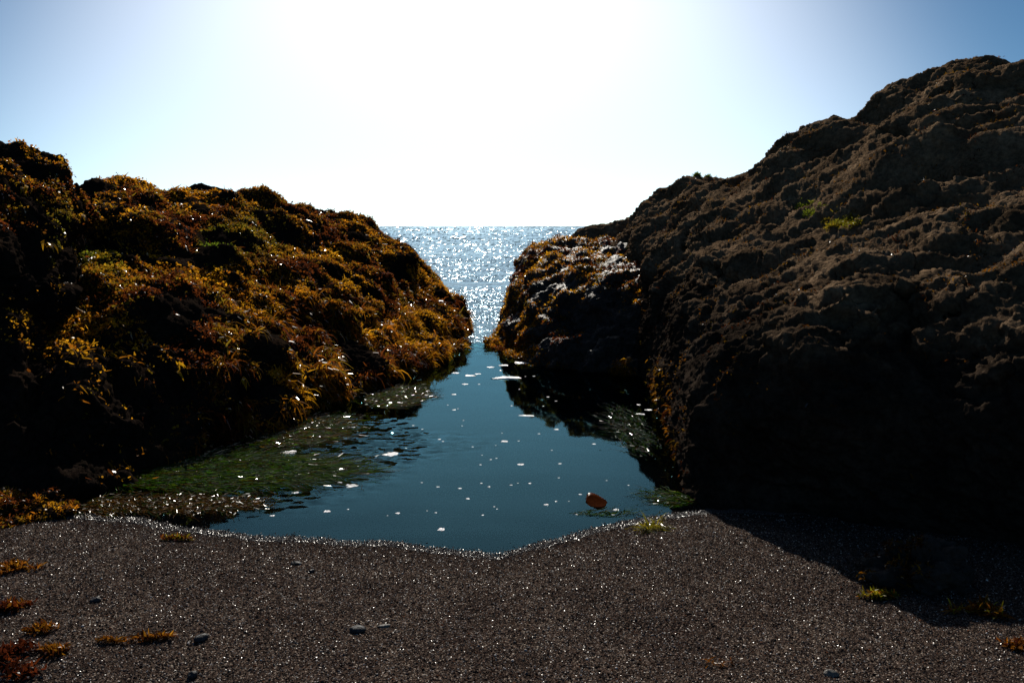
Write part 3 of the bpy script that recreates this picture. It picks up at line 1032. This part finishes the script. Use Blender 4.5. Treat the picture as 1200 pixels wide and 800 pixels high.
# orange kelp blade in the pool
def blade(name, px, py, L, W, rot, mat, col, label, cat, curl=0.3, z=0.0, n=14, mm=7):
    t = np.linspace(0, 1, n)
    s = np.linspace(-1, 1, mm)
    T, Sx = np.meshgrid(t, s, indexing='ij')
    wd = W * (np.sin(np.pi * np.clip(T, 0.01, 0.99) ** 0.85) ** 0.75)
    X = (T - 0.5) * L
    Y = Sx * wd / 2
    Z = curl * wd * (Sx * 0.6) ** 2 + 0.004 * np.sin(T * 5) + 0.001 * np.sin(Sx * 5 + T * 9) + Sx * wd * 0.2
    V = np.stack([X, Y, Z], -1).reshape(-1, 3)
    top = V + np.array([0, 0, 0.0012])
    q = gridq(n, mm)
    q2 = q[:, ::-1] + len(V)
    i = np.arange(n * mm).reshape(n, mm)
    rim = np.concatenate([i[:, 0], i[-1, 1:], i[-2::-1, -1], i[0, -2:0:-1]])
    sf = np.stack([rim, np.roll(rim, -1), np.roll(rim, -1) + len(V), rim + len(V)], -1)
    me = mesh(name, np.concatenate([V, top]), [q[:, ::-1], q2[:, ::-1], sf], mat)
    tint(me, np.array(col))
    o = obj(name, me, label, cat)
    c = gnd(px, py)
    o.location = (c[0], c[1], z)
    o.rotation_euler = (0, 0, rot)
    return o


blade('kelp_blade', 699, 592, 0.122, 0.125, 0.3, M_weed, (0.10, 0.024, 0.004), 'single rust orange kelp blade floating in the pool', 'kelp', 0.08, 0.02)


def surf_at(V, px, py, r=5):
    P = V.reshape(-1, 3)
    x, y = proj(P)
    k = np.where((np.hypot(x - px, y - py) < r) & (P[:, 1] > 0.5))[0]
    if not len(k):
        k = np.array([np.argmin(np.hypot(x - px, y - py))])
    i = k[np.argmin(P[k, 1])]
    return P[i], gnorm(V).reshape(-1, 3)[i]


for root, VG, spots in ((left, LV, [(320, 360), (210, 425), (287, 440), (118, 300), (395, 330), (160, 330), (350, 425), (255, 385)]),
                        (near, NV_, [(95, 250), (57, 285), (30, 215)])):
    for px, py in spots:
        p_, n_ = surf_at(VG, px, py)
        k_ = 5
        VV, ff, C = fronds(np.tile(p_, (k_, 1)) + rng.normal(size=(k_, 3)) * 0.015, np.tile(n_ + np.array([0, -0.6, 0.1]), (k_, 1)), 0.10 + 0.05 * rng.random(k_), np.full(k_, 0.028),
                           np.tile([0.55, 0.30, 0.012], (k_, 1)), 0.7, 0.35, 4)
        me = mesh('seaweed_frond', VV, ff, M_weed); tint(me, C)
        obj('seaweed_frond', me, 'broad yellow frond hanging from the rock', None, None, None, root)

# ------------------------------------------------------------------ foam flecks on the pool
m, nt, out = nmat('foam')
co = N(nt, 'ShaderNodeTexCoord').outputs['Object']
v = N(nt, 'ShaderNodeTexVoronoi', {'Vector': co, 'Scale': 160.0}).outputs[0]
bp = N(nt, 'ShaderNodeBump', {'Height': v, 'Strength': 0.6, 'Distance': 0.003}).outputs[0]
p = N(nt, 'ShaderNodeBsdfPrincipled', {'Base Color': (0.85, 0.84, 0.86, 1), 'Roughness': 0.25, 'Normal': bp})
nt.links.new(p.outputs[0], out.inputs[0])
M_foam = m
fmesh = []
for s in range(6):
    V, f = blob(14, 8, (1, 0.75, 0.22), 600 + s, 0.8, 1.5)
    fmesh.append(mesh('foam_fleck', V, f, M_foam))


def fleck(px, py, wpx, hk=0.75, label=None, rot=None):
    c = gnd(px, py)
    r = 0.5 * wpx * c[1] / F
    o = obj('foam_fleck', random.choice(fmesh), label or 'tiny white foam fleck floating on the tide pool', 'foam', 'foam flecks floating on the tide pool')
    o.location = (c[0], c[1], 0.0)
    o.scale = (r, r * hk * 1.6, r * 0.3)
    o.rotation_euler = (0, 0, random.uniform(-0.4, 0.4) if rot is None else rot)
    return o


fleck(458, 532, 15, 0.9, 'largest white foam fleck, left of the middle of the pool')
fleck(411, 569, 11, 0.9, 'white foam fleck near the reflection of the left outcrop')
fleck(383, 599, 9, 0.7, 'pale foam fleck over the shallow sand at lower left of the pool')
fleck(517, 620, 9, 0.9, 'white foam fleck closest to the sand')
fleck(593, 443, 36, 0.35, 'long white foam streak near the gap', 0.1)
fleck(617, 487, 16, 0.4, 'narrow foam fleck beside the reflection of the wet boulder')
fleck(591, 517, 9, 0.7, 'small oval foam fleck in the middle of the pool')
fleck(750, 485, 12, 0.5, 'foam fleck in the dark reflection by the right wall')
fleck(722, 597, 6, 0.9, 'small foam fleck right of the orange kelp blade')
fleck(298, 588, 9, 0.8, 'foam fleck against the dark left bank of the pool')
for px, py, wp in [(344, 552, 9), (358, 544, 12), (346, 577, 7), (398, 565, 6), (548, 584, 5), (539, 572, 4), (466, 601, 5), (319, 604, 5), (392, 554, 5),
                   (338, 530, 16), (532, 462, 5), (532, 480, 4), (610, 544, 7), (652, 503, 5), (640, 591, 5), (760, 480, 7), (748, 474, 4), (696, 520, 4),
                   (656, 543, 4), (680, 579, 4), (573, 570, 3), (621, 566, 3), (599, 568, 3), (534, 437, 9), (550, 440, 10), (560, 438, 6), (610, 425, 14), (575, 430, 8), (590, 428, 10), (545, 450, 6)]:
    fleck(px, py, wp)
for k in range(70):
    px, py = random.uniform(400, 740), random.uniform(430, 605)
    if px < 560 - (py - 430) * 1.15 or px > 640 + (py - 430) * 0.7:
        continue
    fleck(px, py, random.uniform(1.5, 3.2), 0.8)

# ------------------------------------------------------------------ pebbles on the sand
M_peb = rock_mat('pebble', (0.012, 0.013, 0.016), (0.022, 0.024, 0.028), (0.04, 0.04, 0.043), 0.6, 0.15, 0.0015, 6.0)
M_peb2 = rock_mat('pale_pebble', (0.06, 0.06, 0.055), (0.10, 0.095, 0.085), (0.16, 0.15, 0.135), 0.6, 0.15, 0.0015, 6.0)
GP = 'pebbles lying on the sand'
stone('pebble', 419, 739, (0.028, 0.02, 0.013), 701, M_peb, 'grey green oval pebble alone on the middle of the sand', 'pebble', 0.2, 1.0, (28, 16), 0.3, GP, 0.1)
stone('pebble', 112, 704, (0.020, 0.014, 0.011), 702, M_peb, 'dark pebble inland of the weed strip on the left sand', 'pebble', 0.2, 1.0, (28, 16), 0.3, GP, 0.2)
stone('pebble', 236, 749, (0.024, 0.017, 0.013), 703, M_peb, 'blue grey pebble to the right of the orange weed wisp', 'pebble', 0.2, 1.0, (28, 16), 0.3, GP, 0.5)
stone('pebble', 974, 791, (0.024, 0.016, 0.012), 704, M_peb2, 'pale grey pebble at the bottom edge on the right', 'pebble', 0.2, 1.0, (28, 16), 0.3, GP, -0.2)
stone('pebble', 226, 793, (0.016, 0.014, 0.014), 705, M_peb, 'upright dark pebble at the bottom edge on the left', 'pebble', 0.3, 1.0, (28, 16), 0.25, GP, 0.9)
stone('pebble', 347, 661, (0.024, 0.012, 0.010), 706, M_peb, 'flat dark pebble with a pale top below the waterline', 'pebble', 0.25, 1.0, (28, 16), 0.3, GP, 0.1)
stone('pebble', 365, 670, (0.015, 0.010, 0.009), 707, M_peb, 'tiny black pebble next to the flat one below the waterline', 'pebble', 0.3, 1.0, (28, 16), 0.3, GP, 0.6)
stone('pebble', 450, 734, (0.020, 0.010, 0.006), 708, M_peb2, 'thin pale chip right of the grey green pebble', 'pebble', 0.3, 1.0, (28, 16), 0.3, GP, 0.3)


# ------------------------------------------------------------------ weed clumps on the sand
def clump(name, px, py, rx, ry, n, ln, wd, cols, label, cat, up=0.5, seg=4, droop=0.45):
    c = sandpt(px, py)
    if name == 'seaweed_clump':
        n, ln, seg, up, droop = int(n * 2.6), ln * 0.5, 3, 0.3, 0.25
    t = rng.random(n) * 2 * np.pi
    r = np.sqrt(rng.random(n))
    P = np.stack([rx * r * np.cos(t), ry * r * np.sin(t), np.zeros(n)], -1)
    if name == 'seaweed_clump':
        sub = np.stack([rng.uniform(-1.1, 1.1, 6) * rx, rng.uniform(-1, 1, 6) * ry * 1.2], -1)
        pk = rng.choice(6, n, p=[0.34, 0.24, 0.16, 0.12, 0.09, 0.05])
        P[:, :2] = sub[pk] + P[:, :2] * (0.35 + 0.35 * rng.random((n, 1)))
    P[:, 2] = sand_z(P[:, 0] + c[0], P[:, 1] + c[1]) - c[2] + 0.012
    i = rng.integers(0, len(cols), n)
    C = np.array(cols)[i] * (0.4 + 0.6 * rng.random((n, 1)))
    Nn = np.tile([0, 0, up], (n, 1))
    VV, ff, CC = fronds(P, Nn, ln * (0.5 + rng.random(n)), np.full(n, wd) * (0.6 + 0.8 * rng.random(n)), C, droop, 0.8, seg)
    VV[:, 2] = np.maximum(VV[:, 2], sand_z(VV[:, 0] + c[0], VV[:, 1] + c[1]) - c[2] + 0.003 + 0.006 * rng.random(len(VV)))
    me = mesh(name, VV, ff, M_weed, smooth=False)
    tint(me, CC)
    o = obj(name, me, label, cat, None)
    o.location = c
    return o


ORG = [(0.30, 0.11, 0.010), (0.24, 0.08, 0.010), (0.36, 0.16, 0.012), (0.14, 0.04, 0.008)]
RED = [(0.10, 0.02, 0.007), (0.16, 0.035, 0.008), (0.06, 0.014, 0.006)]
YEL = [(0.28, 0.24, 0.014), (0.36, 0.28, 0.016), (0.20, 0.20, 0.012)]
clump('seaweed_clump', 22, 668, 0.075, 0.05, 170, 0.055, 0.007, ORG, 'upper orange seaweed clump on the sand at the left edge', 'seaweed')
clump('seaweed_clump', 24, 712, 0.07, 0.03, 130, 0.05, 0.009, RED + ORG[:1], 'red brown seaweed clump with an orange leaf, second from top at left', 'seaweed')
clump('seaweed_clump', 42, 738, 0.06, 0.025, 90, 0.05, 0.007, ORG, 'thin orange seaweed clump below the red brown one', 'seaweed')
clump('seaweed_clump', 18, 775, 0.11, 0.06, 260, 0.06, 0.008, RED, 'big dark maroon seaweed heap in the lower left corner', 'seaweed')
clump('seaweed_clump', 60, 770, 0.035, 0.03, 80, 0.05, 0.007, ORG, 'orange seaweed clump at the right side of the maroon heap', 'seaweed')
clump('seaweed_clump', 160, 751, 0.085, 0.016, 130, 0.045, 0.006, ORG, 'orange weed wisp lying alone on the left sand', 'seaweed')
clump('seaweed_clump', 215, 633, 0.07, 0.014, 80, 0.045, 0.008, YEL[:1] + ORG[:1] + RED[:1], 'small yellow brown weed scrap below the left waterline', 'seaweed')
clump('grass_tuft', 765, 620, 0.07, 0.025, 110, 0.09, 0.004, YEL, 'yellow green eelgrass tuft stranded at the right waterline', 'eelgrass')
clump('seaweed_clump', 1035, 701, 0.065, 0.022, 120, 0.06, 0.008, YEL + ORG[:1], 'yellow weed clump at the left foot of the small wet rock', 'seaweed')
clump('seaweed_clump', 1138, 716, 0.065, 0.03, 120, 0.08, 0.006, ORG + YEL[:1], 'orange stringy weed clump at the right foot of the small wet rock', 'seaweed')
clump('seaweed_clump', 1190, 762, 0.04, 0.03, 80, 0.05, 0.006, ORG[:2] + RED[:1], 'rust coloured weed scrap on the sand at the right edge', 'seaweed')
clump('seaweed_strand', 845, 779, 0.05, 0.004, 22, 0.035, 0.004, ORG[:2], 'thin orange weed strand on the right sand', 'seaweed', 0.2)
